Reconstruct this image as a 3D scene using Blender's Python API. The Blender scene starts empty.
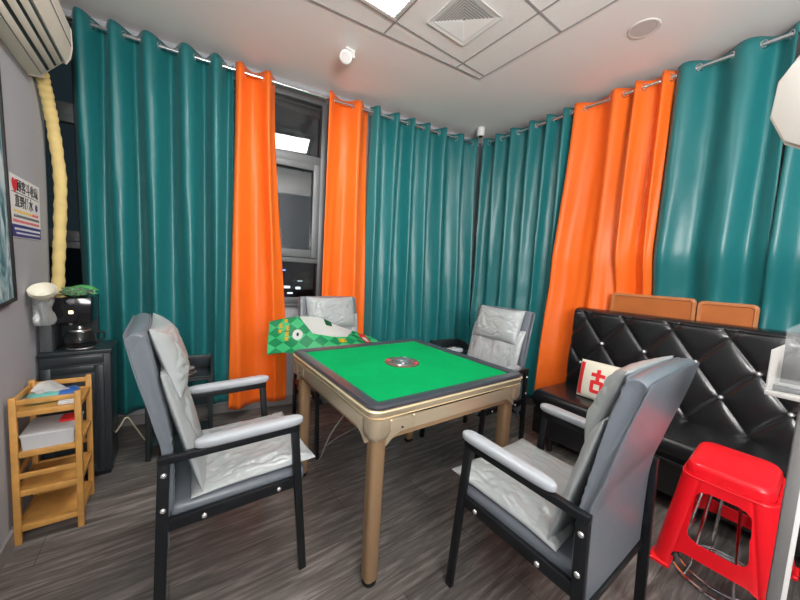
import bpy, bmesh, math, random
from math import sin, cos, pi, radians, sqrt, exp
from mathutils import Vector, Matrix, noise
random.seed(4)
S = bpy.context.scene
C = S.collection

# ------------------------------------------------------------------ materials
MATS = {}
def mat(name, col, rough=.5, metal=0., spec=.5, bump=0., bscale=40., sheen=0., coat=0., trans=0., alpha=1., emit=None, es=0., ior=1.45, var=0., vscale=3.):
    if name in MATS: return MATS[name]
    m = bpy.data.materials.new(name); m.use_nodes = True
    nt = m.node_tree; b = nt.nodes['Principled BSDF']
    b.inputs['Base Color'].default_value = (*col, 1)
    b.inputs['Roughness'].default_value = rough; b.inputs['Metallic'].default_value = metal
    b.inputs['Specular IOR Level'].default_value = spec; b.inputs['IOR'].default_value = ior
    b.inputs['Sheen Weight'].default_value = sheen; b.inputs['Coat Weight'].default_value = coat
    b.inputs['Coat Roughness'].default_value = .12
    b.inputs['Transmission Weight'].default_value = trans; b.inputs['Alpha'].default_value = alpha
    if emit: b.inputs['Emission Color'].default_value = (*emit, 1); b.inputs['Emission Strength'].default_value = es
    tc = nt.nodes.new('ShaderNodeTexCoord')
    if bump:
        n = nt.nodes.new('ShaderNodeTexNoise'); n.inputs['Scale'].default_value = bscale; n.inputs['Detail'].default_value = 4
        nt.links.new(tc.outputs['Object'], n.inputs['Vector'])
        bp = nt.nodes.new('ShaderNodeBump'); bp.inputs['Strength'].default_value = bump; bp.inputs['Distance'].default_value = .01
        nt.links.new(n.outputs['Fac'], bp.inputs['Height']); nt.links.new(bp.outputs['Normal'], b.inputs['Normal'])
    if var:
        n = nt.nodes.new('ShaderNodeTexNoise'); n.inputs['Scale'].default_value = vscale; n.inputs['Detail'].default_value = 3
        nt.links.new(tc.outputs['Object'], n.inputs['Vector'])
        r = nt.nodes.new('ShaderNodeValToRGB'); r.color_ramp.elements[0].position = .3; r.color_ramp.elements[1].position = .7
        r.color_ramp.elements[0].color = (*[c*(1-var) for c in col], 1); r.color_ramp.elements[1].color = (*[min(1, c*(1+var)) for c in col], 1)
        nt.links.new(n.outputs['Fac'], r.inputs['Fac']); nt.links.new(r.outputs['Color'], b.inputs['Base Color'])
    MATS[name] = m; return m

m_wall = mat('grey_wall_paint', (.43, .44, .475), .75, bump=.15, bscale=150)
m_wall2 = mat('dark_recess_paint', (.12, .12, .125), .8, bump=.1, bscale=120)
m_ceil = mat('ceiling_paint', (.90, .865, .845), .85, bump=.05, bscale=90)
m_tile = mat('ceiling_tile_board', (.92, .905, .885), .9, bump=.35, bscale=220)
m_tbar = mat('ceiling_grid_metal', (.36, .35, .35), .6)
m_base = mat('baseboard_grey', (.28, .27, .265), .5)
m_teal = mat('teal_satin_curtain', (.010, .165, .175), .36, spec=.75, sheen=.05, bump=.10, bscale=260)
m_orange = mat('orange_satin_curtain', (.95, .165, .014), .42, spec=.5, sheen=.03, bump=.10, bscale=260)
m_chrome = mat('polished_chrome', (.8, .8, .82), .15, 1.)
m_steel = mat('brushed_steel', (.6, .6, .6), .35, 1.)
m_black = mat('black_powder_coated_metal', (.012, .014, .017), .38, .3, bump=.1, bscale=300)
m_bolt = mat('silver_bolt_cap', (.75, .75, .75), .25, .8)
m_lea = mat('light_grey_crinkled_leather', (.36, .39, .395), .34, spec=.55, bump=.10, bscale=30, coat=.2)
m_lea2 = mat('blue_grey_leather', (.145, .165, .19), .36, spec=.5, bump=.12, bscale=30, coat=.1)
m_lea3 = mat('pale_grey_armrest_leather', (.38, .41, .44), .35, spec=.5, bump=.12, bscale=60, coat=.1)
m_sofa = mat('black_glossy_leather', (.010, .0105, .012), .27, spec=.6, bump=.15, bscale=120, coat=.25)
m_gold = mat('champagne_gold_panel', (.66, .54, .38), .30, .6, coat=.2)
m_leg = mat('bronze_gold_leg', (.42, .27, .15), .36, .4)
m_goldline = mat('bright_gold_trim', (.95, .80, .52), .28, .45)
m_felt = mat('green_table_felt', (.0, .345, .10), .95, spec=.1, bump=.25, bscale=500, var=.06, vscale=6)
m_rim = mat('charcoal_rim_plastic', (.045, .047, .06), .3, spec=.6, bump=.1, bscale=200, coat=.2)
m_bam = mat('varnished_bamboo', (.62, .32, .085), .42, bump=.1, bscale=60, var=.15, vscale=14)
m_cab = mat('charcoal_cabinet_laminate', (.022, .030, .034), .32, spec=.5, bump=.05, bscale=200)
m_cabd = mat('black_glass_panel', (.008, .009, .011), .12, spec=.6)
m_alu = mat('grey_aluminium_profile', (.15, .16, .165), .42, .3)
m_white = mat('white_plastic', (.82, .82, .80), .35)
m_cream = mat('cream_air_conditioner_plastic', (.74, .70, .60), .4)
m_ivory = mat('ivory_plastic', (.80, .78, .72), .4, coat=.2)
m_dslot = mat('dark_slot', (.03, .05, .055), .6)
m_foam = mat('yellow_insulation_tape', (.72, .55, .22), .7, bump=.5, bscale=18, var=.1, vscale=12)
m_red = mat('red_moulded_plastic', (.90, .008, .018), .3, spec=.5, coat=.2)
m_board = mat('reddish_brown_board', (.44, .13, .032), .4, bump=.05, bscale=60, var=.1, vscale=5)
m_boarde = mat('brown_board_rim', (.50, .19, .07), .35, coat=.2)
m_paper = mat('white_paper', (.85, .85, .84), .7)
m_cloth_w = mat('cream_cushion_cotton', (.86, .82, .68), .85, bump=.2, bscale=200)
m_cloth_r = mat('red_cushion_print', (.80, .03, .03), .8)
m_yel = mat('yellow_print', (.9, .58, .02), .7)
m_wprint = mat('white_print', (.86, .86, .84), .6)
m_gdark = mat('dark_green_print', (.01, .15, .05), .6)
m_ink = mat('black_ink', (.015, .015, .02), .6)
m_blue = mat('navy_ink_band', (.05, .05, .25), .6)
m_heart = mat('red_ink', (.75, .02, .04), .6)
m_film = mat('clear_plastic_film', (.93, .95, .95), .12, trans=.93, ior=1.4, bump=.6, bscale=30)
m_greenbag = mat('green_printed_packaging', (.10, .42, .12), .3, bump=.4, bscale=25, var=.4, vscale=20)
m_milk = mat('frosted_plastic_box', (.86, .87, .88), .35, trans=.35, ior=1.2)
m_frost = mat('frosted_acrylic', (.70, .69, .67), .35, alpha=.38)
m_haze = mat('hazy_clear_acrylic', (.82, .85, .86), .12, spec=.5, alpha=.10)
m_acr = mat('clear_acrylic', (.97, .98, .98), .05, trans=1., ior=1.3)
m_acrl = mat('milky_acrylic_edge', (.62, .61, .58), .3, trans=.35, ior=1.3)
m_teapack = mat('teal_tissue_pack', (.16, .50, .46), .4)
m_bluepack = mat('blue_tissue_pack', (.03, .13, .45), .4)
m_cordc = mat('beige_cord_rubber', (.62, .58, .42), .5)
m_cordg = mat('grey_cord_rubber', (.35, .34, .33), .5)
m_greypost = mat('grey_metal_post', (.20, .197, .195), .45, .3, bump=.05, bscale=80)
m_ring = mat('speaker_grille', (.62, .59, .57), .7, bump=.3, bscale=400)
m_light = mat('lit_panel_diffuser', (.9, .9, .9), .5, emit=(1., .985, .96), es=11.)
m_amber = mat('amber_indicator_light', (.9, .6, .2), .5, emit=(1., .7, .35), es=1.2)
m_black2 = mat('matte_black', (.01, .01, .01), .6)
m_yelpack = mat('pale_yellow_pack', (.85, .74, .25), .5)
m_purple = mat('lilac_packet', (.55, .45, .62), .5)

def glass_mat():
    m = bpy.data.materials.new('window_glass'); m.use_nodes = True
    b = m.node_tree.nodes['Principled BSDF']
    b.inputs['Base Color'].default_value = (.75, .8, .8, 1); b.inputs['Transmission Weight'].default_value = 1
    b.inputs['Roughness'].default_value = .0; b.inputs['IOR'].default_value = 1.6
    b.inputs['Specular IOR Level'].default_value = .8
    return m
m_glass = glass_mat()

def floor_mat():
    m = bpy.data.materials.new('grey_brown_wood_planks'); m.use_nodes = True
    nt = m.node_tree; b = nt.nodes['Principled BSDF']; L = nt.links.new
    tc = nt.nodes.new('ShaderNodeTexCoord')
    mp = nt.nodes.new('ShaderNodeMapping'); mp.inputs['Scale'].default_value = (1.5, 17, 1); mp.inputs['Rotation'].default_value = (0, 0, radians(0))
    L(tc.outputs['Object'], mp.inputs['Vector'])
    n1 = nt.nodes.new('ShaderNodeTexNoise'); n1.inputs['Scale'].default_value = 2.2; n1.inputs['Detail'].default_value = 9; n1.inputs['Roughness'].default_value = .68; n1.inputs['Distortion'].default_value = .5
    L(mp.outputs[0], n1.inputs['Vector'])
    br = nt.nodes.new('ShaderNodeTexBrick'); br.inputs['Scale'].default_value = 1.; br.offset = .37
    br.inputs['Brick Width'].default_value = 1.2; br.inputs['Row Height'].default_value = .18
    br.inputs['Mortar Size'].default_value = .0016; br.inputs['Mortar Smooth'].default_value = .2
    br.inputs['Color1'].default_value = (.7, .7, .7, 1); br.inputs['Color2'].default_value = (1.15, 1.12, 1.1, 1); br.inputs['Mortar'].default_value = (.35, .35, .35, 1)
    L(tc.outputs['Object'], br.inputs['Vector'])
    r = nt.nodes.new('ShaderNodeValToRGB'); e = r.color_ramp.elements
    e[0].position = .34; e[0].color = (.095, .086, .080, 1); e[1].position = .66; e[1].color = (.34, .315, .295, 1)
    k = e.new(.5); k.color = (.175, .162, .152, 1)
    L(n1.outputs['Fac'], r.inputs['Fac'])
    mx = nt.nodes.new('ShaderNodeMix'); mx.data_type = 'RGBA'; mx.blend_type = 'MULTIPLY'; mx.inputs['Factor'].default_value = 1
    L(r.outputs['Color'], mx.inputs['A']); L(br.outputs['Color'], mx.inputs['B']); L(mx.outputs['Result'], b.inputs['Base Color'])
    b.inputs['Roughness'].default_value = .42; b.inputs['Specular IOR Level'].default_value = .4
    bp = nt.nodes.new('ShaderNodeBump'); bp.inputs['Strength'].default_value = .12; bp.inputs['Distance'].default_value = .01
    L(n1.outputs['Fac'], bp.inputs['Height']); L(bp.outputs['Normal'], b.inputs['Normal'])
    return m
m_floor = floor_mat()

def painting_mat():
    m = bpy.data.materials.new('ink_landscape_painting'); m.use_nodes = True
    nt = m.node_tree; b = nt.nodes['Principled BSDF']; L = nt.links.new
    tc = nt.nodes.new('ShaderNodeTexCoord'); mp = nt.nodes.new('ShaderNodeMapping'); mp.inputs['Scale'].default_value = (1, 6, 2.2)
    L(tc.outputs['Object'], mp.inputs['Vector'])
    n = nt.nodes.new('ShaderNodeTexNoise'); n.inputs['Scale'].default_value = 3.5; n.inputs['Detail'].default_value = 8; n.inputs['Distortion'].default_value = .8
    L(mp.outputs[0], n.inputs['Vector'])
    r = nt.nodes.new('ShaderNodeValToRGB'); e = r.color_ramp.elements
    e[0].position = .38; e[0].color = (.04, .13, .16, 1); e[1].position = .60; e[1].color = (.62, .72, .76, 1)
    k = e.new(.48); k.color = (.22, .36, .40, 1)
    L(n.outputs['Fac'], r.inputs['Fac']); L(r.outputs['Color'], b.inputs['Base Color'])
    b.inputs['Roughness'].default_value = .35
    return m
m_paint = painting_mat()

def cover_mat():
    m = bpy.data.materials.new('green_diamond_print'); m.use_nodes = True
    nt = m.node_tree; b = nt.nodes['Principled BSDF']; L = nt.links.new
    uv = nt.nodes.new('ShaderNodeUVMap')
    mp = nt.nodes.new('ShaderNodeMapping'); mp.inputs['Rotation'].default_value = (0, 0, radians(45)); mp.inputs['Scale'].default_value = (1, 1, 1)
    L(uv.outputs[0], mp.inputs['Vector'])
    ck = nt.nodes.new('ShaderNodeTexChecker'); ck.inputs['Scale'].default_value = 13
    ck.inputs['Color1'].default_value = (.06, .66, .26, 1); ck.inputs['Color2'].default_value = (.0, .34, .12, 1)
    L(mp.outputs[0], ck.inputs['Vector']); L(ck.outputs['Color'], b.inputs['Base Color'])
    b.inputs['Roughness'].default_value = .45
    return m
m_cover = cover_mat()

# ------------------------------------------------------------------ helpers
def obj(name, bm, m, parent=None, smooth=40, loc=None):
    bmesh.ops.recalc_face_normals(bm, faces=bm.faces) if bm.faces else None
    me = bpy.data.meshes.new(name); bm.to_mesh(me); bm.free()
    if m: me.materials.append(m)
    if smooth:
        me.shade_smooth(); me.set_sharp_from_angle(angle=radians(smooth))
    o = bpy.data.objects.new(name, me); C.objects.link(o)
    if parent: o.parent = parent
    if loc: o.location = loc
    return o
def thing(name, label, cat, loc=(0, 0, 0), rotz=0, group=None):
    o = bpy.data.objects.new(name, None); C.objects.link(o)
    o.empty_display_size = .1
    o.location = loc; o.rotation_euler = (0, 0, rotz); o['label'] = label; o['category'] = cat
    if group: o['group'] = group
    return o
def tag(o, label, cat, group=None):
    o['label'] = label; o['category'] = cat
    if group: o['group'] = group
    return o
def struct(o): o['kind'] = 'structure'; return o
def dup(root, loc, rotz, label, group=None):
    r = root.copy(); C.objects.link(r); r.location = loc; r.rotation_euler = (0, 0, rotz); r['label'] = label
    if group: r['group'] = group
    for ch in list(root.children):
        c = ch.copy(); C.objects.link(c); c.parent = r
        for g in ch.children:
            d = g.copy(); C.objects.link(d); d.parent = c
    return r
def B(): return bmesh.new()
def box(bm, lo, hi, bev=0., seg=2, M=None):
    xs = (lo[0], hi[0]); ys = (lo[1], hi[1]); zs = (lo[2], hi[2])
    t = bmesh.new()
    v = [t.verts.new((x, y, z)) for x in xs for y in ys for z in zs]
    for f in ((0, 1, 3, 2), (4, 6, 7, 5), (0, 4, 5, 1), (2, 3, 7, 6), (0, 2, 6, 4), (1, 5, 7, 3)): t.faces.new([v[i] for i in f])
    if bev: bmesh.ops.bevel(t, geom=list(t.edges), offset=bev, segments=seg, profile=.5, affect='EDGES')
    if M: bmesh.ops.transform(t, matrix=M, verts=t.verts)
    me = bpy.data.meshes.new('t'); t.to_mesh(me); t.free(); bm.from_mesh(me); bpy.data.meshes.remove(me)
    return bm
def loft(bm, rings, cap0=True, cap1=True, closed=True):
    R = [[bm.verts.new(p) for p in r] for r in rings]
    n = len(R[0])
    for a, b in zip(R, R[1:]):
        for i in range(n if closed else n-1):
            j = (i+1) % n
            bm.faces.new((a[i], a[j], b[j], b[i]))
    if cap0: bm.faces.new(R[0][::-1])
    if cap1: bm.faces.new(R[-1])
    return bm
def tube(bm, pts, r, n=10, cap=True):
    pts = [Vector(p) for p in pts]; rs = r if isinstance(r, (list, tuple)) else [r]*len(pts)
    rings = []; up = None
    for i, p in enumerate(pts):
        t = (pts[min(i+1, len(pts)-1)]-pts[max(i-1, 0)]).normalized()
        if up is None: up = t.orthogonal().normalized()
        else: up = (up-t*up.dot(t)).normalized()
        s = t.cross(up)
        rings.append([p+(up*cos(2*pi*k/n)+s*sin(2*pi*k/n))*rs[i] for k in range(n)])
    return loft(bm, rings, cap, cap)
def spline(pts, n=8):
    P = [Vector(p) for p in pts]; out = []
    for i in range(len(P)-1):
        a, b, c, d = P[max(i-1, 0)], P[i], P[i+1], P[min(i+2, len(P)-1)]
        for k in range(n):
            t = k/n
            out.append(.5*((2*b)+(c-a)*t+(2*a-5*b+4*c-d)*t*t+(3*b-a-3*c+d)*t**3))
    out.append(P[-1]); return out
def bar(bm, a, b, w, h, bev=.003, up=(0, 0, 1)):
    a = Vector(a); b = Vector(b); t = b-a; L = t.length; t.normalize()
    u = Vector(up); s = t.cross(u)
    if s.length < .01: u = Vector((1, 0, 0)); s = t.cross(u)
    s.normalize(); u = s.cross(t)
    M = Matrix((( t.x, s.x, u.x, a.x), (t.y, s.y, u.y, a.y), (t.z, s.z, u.z, a.z), (0, 0, 0, 1)))
    return box(bm, (0, -w/2, -h/2), (L, w/2, h/2), bev, 2, M)
def lathe(bm, prof, n=32, c=(0, 0, 0), M=None, caps=True):
    rings = []
    for r, z in prof:
        ring = [Vector((r*cos(2*pi*k/n), r*sin(2*pi*k/n), z)) for k in range(n)]
        if M: ring = [M @ p for p in ring]
        rings.append([p+Vector(c) for p in ring])
    return loft(bm, rings, caps, caps)
def torus(bm, c, R, r, M=None, n=28, m=8, ang=2*pi):
    M = M or Matrix(); c = Vector(c)
    full = abs(ang-2*pi) < 1e-4
    cnt = n if full else n+1; rings = []
    for i in range(cnt):
        a = ang*i/n
        rings.append([c+(M @ Vector(((R+r*cos(2*pi*k/m))*cos(a), (R+r*cos(2*pi*k/m))*sin(a), r*sin(2*pi*k/m)))) for k in range(m)])
    if full: rings.append(rings[0])
    if full:
        V = [[bm.verts.new(p) for p in rr] for rr in rings[:-1]]; V.append(V[0])
        for a, b in zip(V, V[1:]):
            for i in range(m): j = (i+1) % m; bm.faces.new((a[i], a[j], b[j], b[i]))
    else: loft(bm, rings)
    return bm
def rsq(hx, hy, r, z, n=6, cx=0, cy=0):
    out = []
    for k, (sx, sy) in enumerate(((1, 1), (-1, 1), (-1, -1), (1, -1))):
        for i in range(n+1):
            a = pi/2*k+pi/2*i/n
            out.append((cx+sx*(hx-r)+r*cos(a), cy+sy*(hy-r)+r*sin(a), z))
    return out
def fbm(p, sc, o=3): return noise.fractal(Vector(p)*sc, 1., 2., o)
def puff(w, h, t, nx=40, ny=40, p=4., seed=0, wr=.0, wsc=9., edge=0., shape=None, M=None, bm=None, flatback=.5, wst=(1, 1)):
    """closed puffy cushion in local u(x) v(y), thickness z; front +z"""
    bm = bm or B(); F = []; K = []
    so = Vector((seed*3.1, seed*1.7, seed*.9))
    for side in (1, -1):
        g = []
        for j in range(ny+1):
            row = []
            for i in range(nx+1):
                u = -1+2*i/nx; v = -1+2*j/ny
                # cosine spacing
                u = sin(u*pi/2); v = sin(v*pi/2)
                e = sqrt(max(0, 1-abs(u)**p))*sqrt(max(0, 1-abs(v)**p))
                z = side*t*e*(1 if side > 0 else flatback)
                q = Vector((u*w, v*h, side*.3))
                if wr and side > 0:
                    qs = Vector((q.x*wst[0], q.y*wst[1], 0))+so
                    n1 = fbm(qs, wsc*.5, 2); n2 = fbm(qs+Vector((7, 3, 1)), wsc, 2)
                    z += wr*(n1*1.1-.9*exp(-abs(n2)/.09)+.3*exp(-abs(n1)/.07))*min(1, e*1.3)
                    z += edge*sin(u*w*90+3*noise.noise(q*6+so))*max(0, abs(v)-.55)*(e**.5)
                    z += edge*sin(v*h*90+3*noise.noise(q*6+so))*max(0, abs(u)-.55)*(e**.5)
                x, y = u*w/2, v*h/2
                x *= 1-.03*(1-v*v) if wr else 1; y *= 1-.03*(1-u*u) if wr else 1
                P = Vector((x, y, z))
                if shape: P = shape(P, u, v)
                if M: P = M @ P
                row.append(P)
            g.append(row)
        K.append(g)
    vf = [[bm.verts.new(p_) for p_ in r] for r in K[0]]
    vb = [[(vf[j][i] if i in (0, nx) or j in (0, ny) else bm.verts.new(K[1][j][i])) for i in range(nx+1)] for j in range(ny+1)]
    for j in range(ny):
        for i in range(nx):
            bm.faces.new((vf[j][i], vf[j][i+1], vf[j+1][i+1], vf[j+1][i]))
            bm.faces.new((vb[j][i], vb[j+1][i], vb[j+1][i+1], vb[j][i+1]))
    return bm
def sheet(fn, nu, nv, th=0, m=None, uvs=False):
    bm = B(); uvl = bm.loops.layers.uv.new('UVMap') if uvs else None
    V = [[bm.verts.new(fn(i/nu, j/nv)) for i in range(nu+1)] for j in range(nv+1)]
    for j in range(nv):
        for i in range(nu):
            f = bm.faces.new((V[j][i], V[j][i+1], V[j+1][i+1], V[j+1][i]))
            if uvl:
                for l, (a, b) in zip(f.loops, ((i, j), (i+1, j), (i+1, j+1), (i, j+1))): l[uvl].uv = (a/nu, b/nv)
    if th: bmesh.ops.solidify(bm, geom=list(bm.faces), thickness=th)
    return bm
def text_bm(txt, size, M, ext=.0004, off=0.):
    cu = bpy.data.curves.new('t', 'FONT'); cu.body = txt; cu.size = size; cu.extrude = ext; cu.offset = off
    cu.align_x = 'LEFT'; cu.resolution_u = 3
    o = bpy.data.objects.new('t', cu); C.objects.link(o)
    dg = bpy.context.evaluated_depsgraph_get(); me = bpy.data.meshes.new_from_object(o.evaluated_get(dg))
    bm = B(); bm.from_mesh(me); bpy.data.objects.remove(o); bpy.data.curves.remove(cu); bpy.data.meshes.remove(me)
    bmesh.ops.transform(bm, matrix=M, verts=bm.verts)
    return bm
def prism(bm, poly, axis, a, b):
    """poly of 2D points extruded along axis from a to b"""
    def P(p, t):
        if axis == 'x': return (t, p[0], p[1])
        if axis == 'y': return (p[0], t, p[1])
        return (p[0], p[1], t)
    return loft(bm, [[P(p, a) for p in poly], [P(p, b) for p in poly]])

# ------------------------------------------------------------------ the setting
H = 2.81; SK = -.131
XL, XR, YB = -.55, 3.02, -1.6
def wy(x, off=0.): return 3.02-off+SK*x         # face of the window wall
D = Vector((1, SK, 0)).normalized(); NW = Vector((-D.y, D.x, 0))*-1   # NW points into the room
WA = math.atan2(D.y, D.x)
o = struct(obj('floor', box(B(), (-1.0, YB-.1, -.1), (3.2, 3.4, 0)), m_floor, smooth=0))
o = struct(obj('ceiling', box(B(), (-1.0, YB-.1, H), (3.2, 3.4, H+.1)), m_ceil, smooth=0))
o = struct(obj('wall_left', box(B(), (-1.0, YB-.1, 0), (XL, 2.69, H)), m_wall, smooth=0))
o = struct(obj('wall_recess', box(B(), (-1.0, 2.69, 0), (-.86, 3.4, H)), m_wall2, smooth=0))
o = struct(obj('wall_right', box(B(), (XR, YB-.1, 0), (XR+.12, 2.7, H)), m_wall, smooth=0))
o = struct(obj('wall_back', box(B(), (XL, YB-.1, 0), (XR, YB, H)), m_wall, smooth=0))
# window wall: solid below the sill, above the windows and right of them
bm = B()
def wallseg(bm, x0, x1, z0, z1, d0=0., d1=.14):
    prism(bm, [(x0, wy(x0)+d0), (x1, wy(x1)+d0), (x1, wy(x1)+d1), (x0, wy(x0)+d1)], 'z', z0, z1)
wallseg(bm, -.86, 1.20, 0, .93); wallseg(bm, -.86, 1.20, 2.74, H); wallseg(bm, 1.20, 3.14, 0, H)
struct(obj('wall_front', bm, m_wall, smooth=0))
# baseboards
bm = B(); wallseg(bm, -.54, 3.0, 0, .075, -.016, -.001); struct(obj('baseboard_front', bm, m_base, smooth=0))
struct(obj('baseboard_right', box(B(), (XR-.015, YB, 0), (XR-.001, 2.6, .075)), m_base, smooth=0))
struct(obj('baseboard_left', box(B(), (XL+.001, YB, 0), (XL+.014, 2.68, .075)), m_base, smooth=0))

def wpt(x, off, z): return Vector((x, wy(x)-off, z))
def wbar(bm, x0, x1, z0, z1, d0, d1, bev=.003):
    M = Matrix.Translation(wpt(x0, 0, 0)) @ Matrix.Rotation(WA, 4, 'Z')
    L = (x1-x0)/cos(WA)
    return box(bm, (0, -d0, z0), (L, -d1, z1), bev, 2, M)
def window(idx, x0, x1):
    bm = B()
    wbar(bm, x0, x0+.05, .93, 2.74, .02, -.06); wbar(bm, x1-.085, x1, .93, 2.74, .02, -.06)
    wbar(bm, x0+.05, x1-.085, .93, .985, .02, -.06); wbar(bm, x0+.05, x1-.085, 2.68, 2.74, .02, -.06)
    wbar(bm, x0+.05, x1-.085, 2.165, 2.235, .02, -.06); wbar(bm, x0+.05, x1-.085, 1.30, 1.345, .02, -.06)
    f = struct(obj('window_%d' % idx, bm, m_alu))
    # opening sash
    bm = B(); a, b = x0+.052, x1-.087
    wbar(bm, a, a+.06, 1.347, 2.163, .035, -.02); wbar(bm, b-.06, b, 1.347, 2.163, .035, -.02)
    wbar(bm, a+.06, b-.06, 1.347, 1.415, .035, -.02); wbar(bm, a+.06, b-.06, 2.11, 2.163, .035, -.02)
    obj('window_sash', bm, m_alu, f)
    for z0, z1, e in ((2.235, 2.68, 0), (1.415, 2.11, .06), (.985, 1.30, 0)):
        obj('pane', wbar(B(), x0+.05+e, x1-.085-e, z0, z1, -.01, -.016, 0), m_glass, f, smooth=0)
    obj('window_sill', wbar(B(), x0, x1, .90, .93, .022, 0.001, .004), m_alu, f)
    return f
window(1, .06, 1.20)
window(2, -.86, .055)

# dropped-tile part of the ceiling
XE = 1.985
def ye(x): return 1.844+(XE-x)*.1085
bm = B(); z0 = H-.004
prism(bm, [(-.54, ye(-.54)), (-.54, YB+.01), (XE, YB+.01), (XE, ye(XE))], 'z', z0, H-.0005)
struct(obj('trim_1', bm, m_tile, smooth=0))
bm = B(); w = .006
for x in (1.749, 1.149, .549, -.051): box(bm, (x-w, YB+.01, z0-.003), (x+w, ye(x), z0-.0002))
for y in (1.80, 1.20, .60, 0, -.6, -1.2): box(bm, (-.54, y-w, z0-.0031), (XE, y+w, z0-.0003))
box(bm, (XE-w, YB+.01, z0-.0033), (XE+w*.7, ye(XE), z0-.0001))
prism(bm, [(-.54, ye(-.54)-w), (XE, ye(XE)-w), (XE, ye(XE)+w), (-.54, ye(-.54)+w)], 'z', z0-.0034, z0-.0004)
struct(obj('trim_2', bm, m_tbar, smooth=0))

# ceiling lights
def panel(cx, cy, label):
    t = thing('ceiling_light_panel', label, 'ceiling light', (cx, cy, z0-.004))
    bm = B()
    for a, b, c_, d in ((-.29, -.29, .29, -.262), (-.29, .262, .29, .29), (-.29, -.262, -.262, .262), (.262, -.262, .29, .262)):
        box(bm, (a, b, -.010), (c_, d, .0), .002)
    obj('frame', bm, m_white, t)
    obj('diffuser', box(B(), (-.262, -.262, -.006), (.262, .262, -.001)), m_light, t, smooth=0)
    return t
panel(.849, 1.50, 'square lit panel in the ceiling grid beside the air vent')

# air vent
t = thing('ceiling_vent', 'white square louvred air diffuser in the tile beside the lit panel', 'air vent', (1.452, 1.512, z0-.004))
def sqring(bm, h0, h1, za, zb, th=.003):
    V = []
    for h, z in ((h0, za), (h1, zb), (h1, zb+th), (h0, za+th)): V.append([bm.verts.new((sx*h, sy*h, z)) for sx, sy in ((1, 1), (-1, 1), (-1, -1), (1, -1))])
    for k in range(4):
        a, b = V[k], V[(k+1) % 4]
        for i in range(4): bm.faces.new((a[i], a[(i+1) % 4], b[(i+1) % 4], b[i]))
bm = B(); sqring(bm, .158, .128, -.007, -.001, .003); obj('frame', bm, m_white, t, smooth=0)
bm = B(); box(bm, (-.13, -.13, -.0005), (.13, .13, .003)); obj('backing', bm, mat('vent_shadow_grey', (.45, .44, .43), .8), t, smooth=0)
for k in range(8):
    bm = B(); h = .127-k*.0152; sqring(bm, h, h-.0095, -.007, -.001, .0012)
    obj('louvre', bm, m_white, t, smooth=0)

# spotlight fixture
t = thing('ceiling_spotlight', 'small white swivel spotlight on the plain ceiling near the window', 'spotlight', (1.05, 2.24, H))
bm = B(); box(bm, (-.035, -.035, -.055), (.035, .035, -.0), .004); obj('mount_box', bm, m_white, t)
M = Matrix.Translation((-.04, -.045, -.075)) @ Matrix.Rotation(radians(-50), 4, Vector((1, -.5, 0)).normalized())
lathe_b = lathe(B(), [(.036, -.045), (.042, -.04), (.042, .035), (.034, .045)], 24, M=M); obj('lamp_head', lathe_b, m_white, t)
lb = lathe(B(), [(.032, -.047), (.034, -.0445)], 24, M=M); obj('lens', lb, m_ring, t)
# round ceiling speaker
t = thing('ceiling_speaker', 'round flush ceiling speaker with a pale rim above the sofa', 'speaker', (2.33, .876, H))
obj('rim', lathe(B(), [(.062, -.001), (.066, -.006), (.078, -.007), (.084, -.001)], 40, caps=False), mat('speaker_rim', (.72, .69, .66), .6), t)
obj('grille', lathe(B(), [(.064, -.006), (.063, -.001)], 40), m_ring, t)
# corner camera
t = thing('security_camera', 'tiny white dome camera fixed in the ceiling corner above the curtains', 'camera', (2.66, 2.40, H))
obj('housing', lathe(B(), [(.030, 0), (.040, -.004), (.040, -.075), (.034, -.085)], 24), m_white, t)
obj('lens', lathe(B(), [(.022, -.084), (.022, -.088), (.016, -.095), (.002, -.098)], 20), m_black2, t)

# ------------------------------------------------------------------ curtains
ZR = 2.70
def rod(name, label, a, b, nrm, brs):
    a = Vector(a); b = Vector(b)
    t = thing(name, label, 'curtain rod', a)
    obj('pole', tube(B(), [(0, 0, 0), b-a], .0125, 14), m_chrome, t)
    for k in brs:
        p = (b-a)*k; bm = B(); tube(bm, [p-nrm*(-.001), p-nrm*.115], .006, 8)
        lathe(bm, [(.018, 0), (.018, .004)], 16, c=p-nrm*.117, M=Vector((0, 0, 1)).rotation_difference(nrm).to_matrix().to_4x4())
        obj('bracket', bm, m_chrome, t)
    for p in (Vector((0, 0, 0)), b-a):
        obj('finial', lathe(B(), [(.004, -.02), (.016, -.012), (.019, 0), (.016, .012), (.004, .02)], 16, c=p), m_chrome, t)
def rp(x, z=ZR): return Vector((x, 2.895+SK*x, z))
rod('curtain_rod', 'long chrome curtain rod across the window wall', rp(-.52), rp(2.775), NW, (.19, .50, .78))
rod('curtain_rod', 'long chrome curtain rod above the black sofa', (2.81, 2.49, ZR), (2.81, -.75, ZR), Vector((-1, 0, 0)), (.06, .45, .98))

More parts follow.
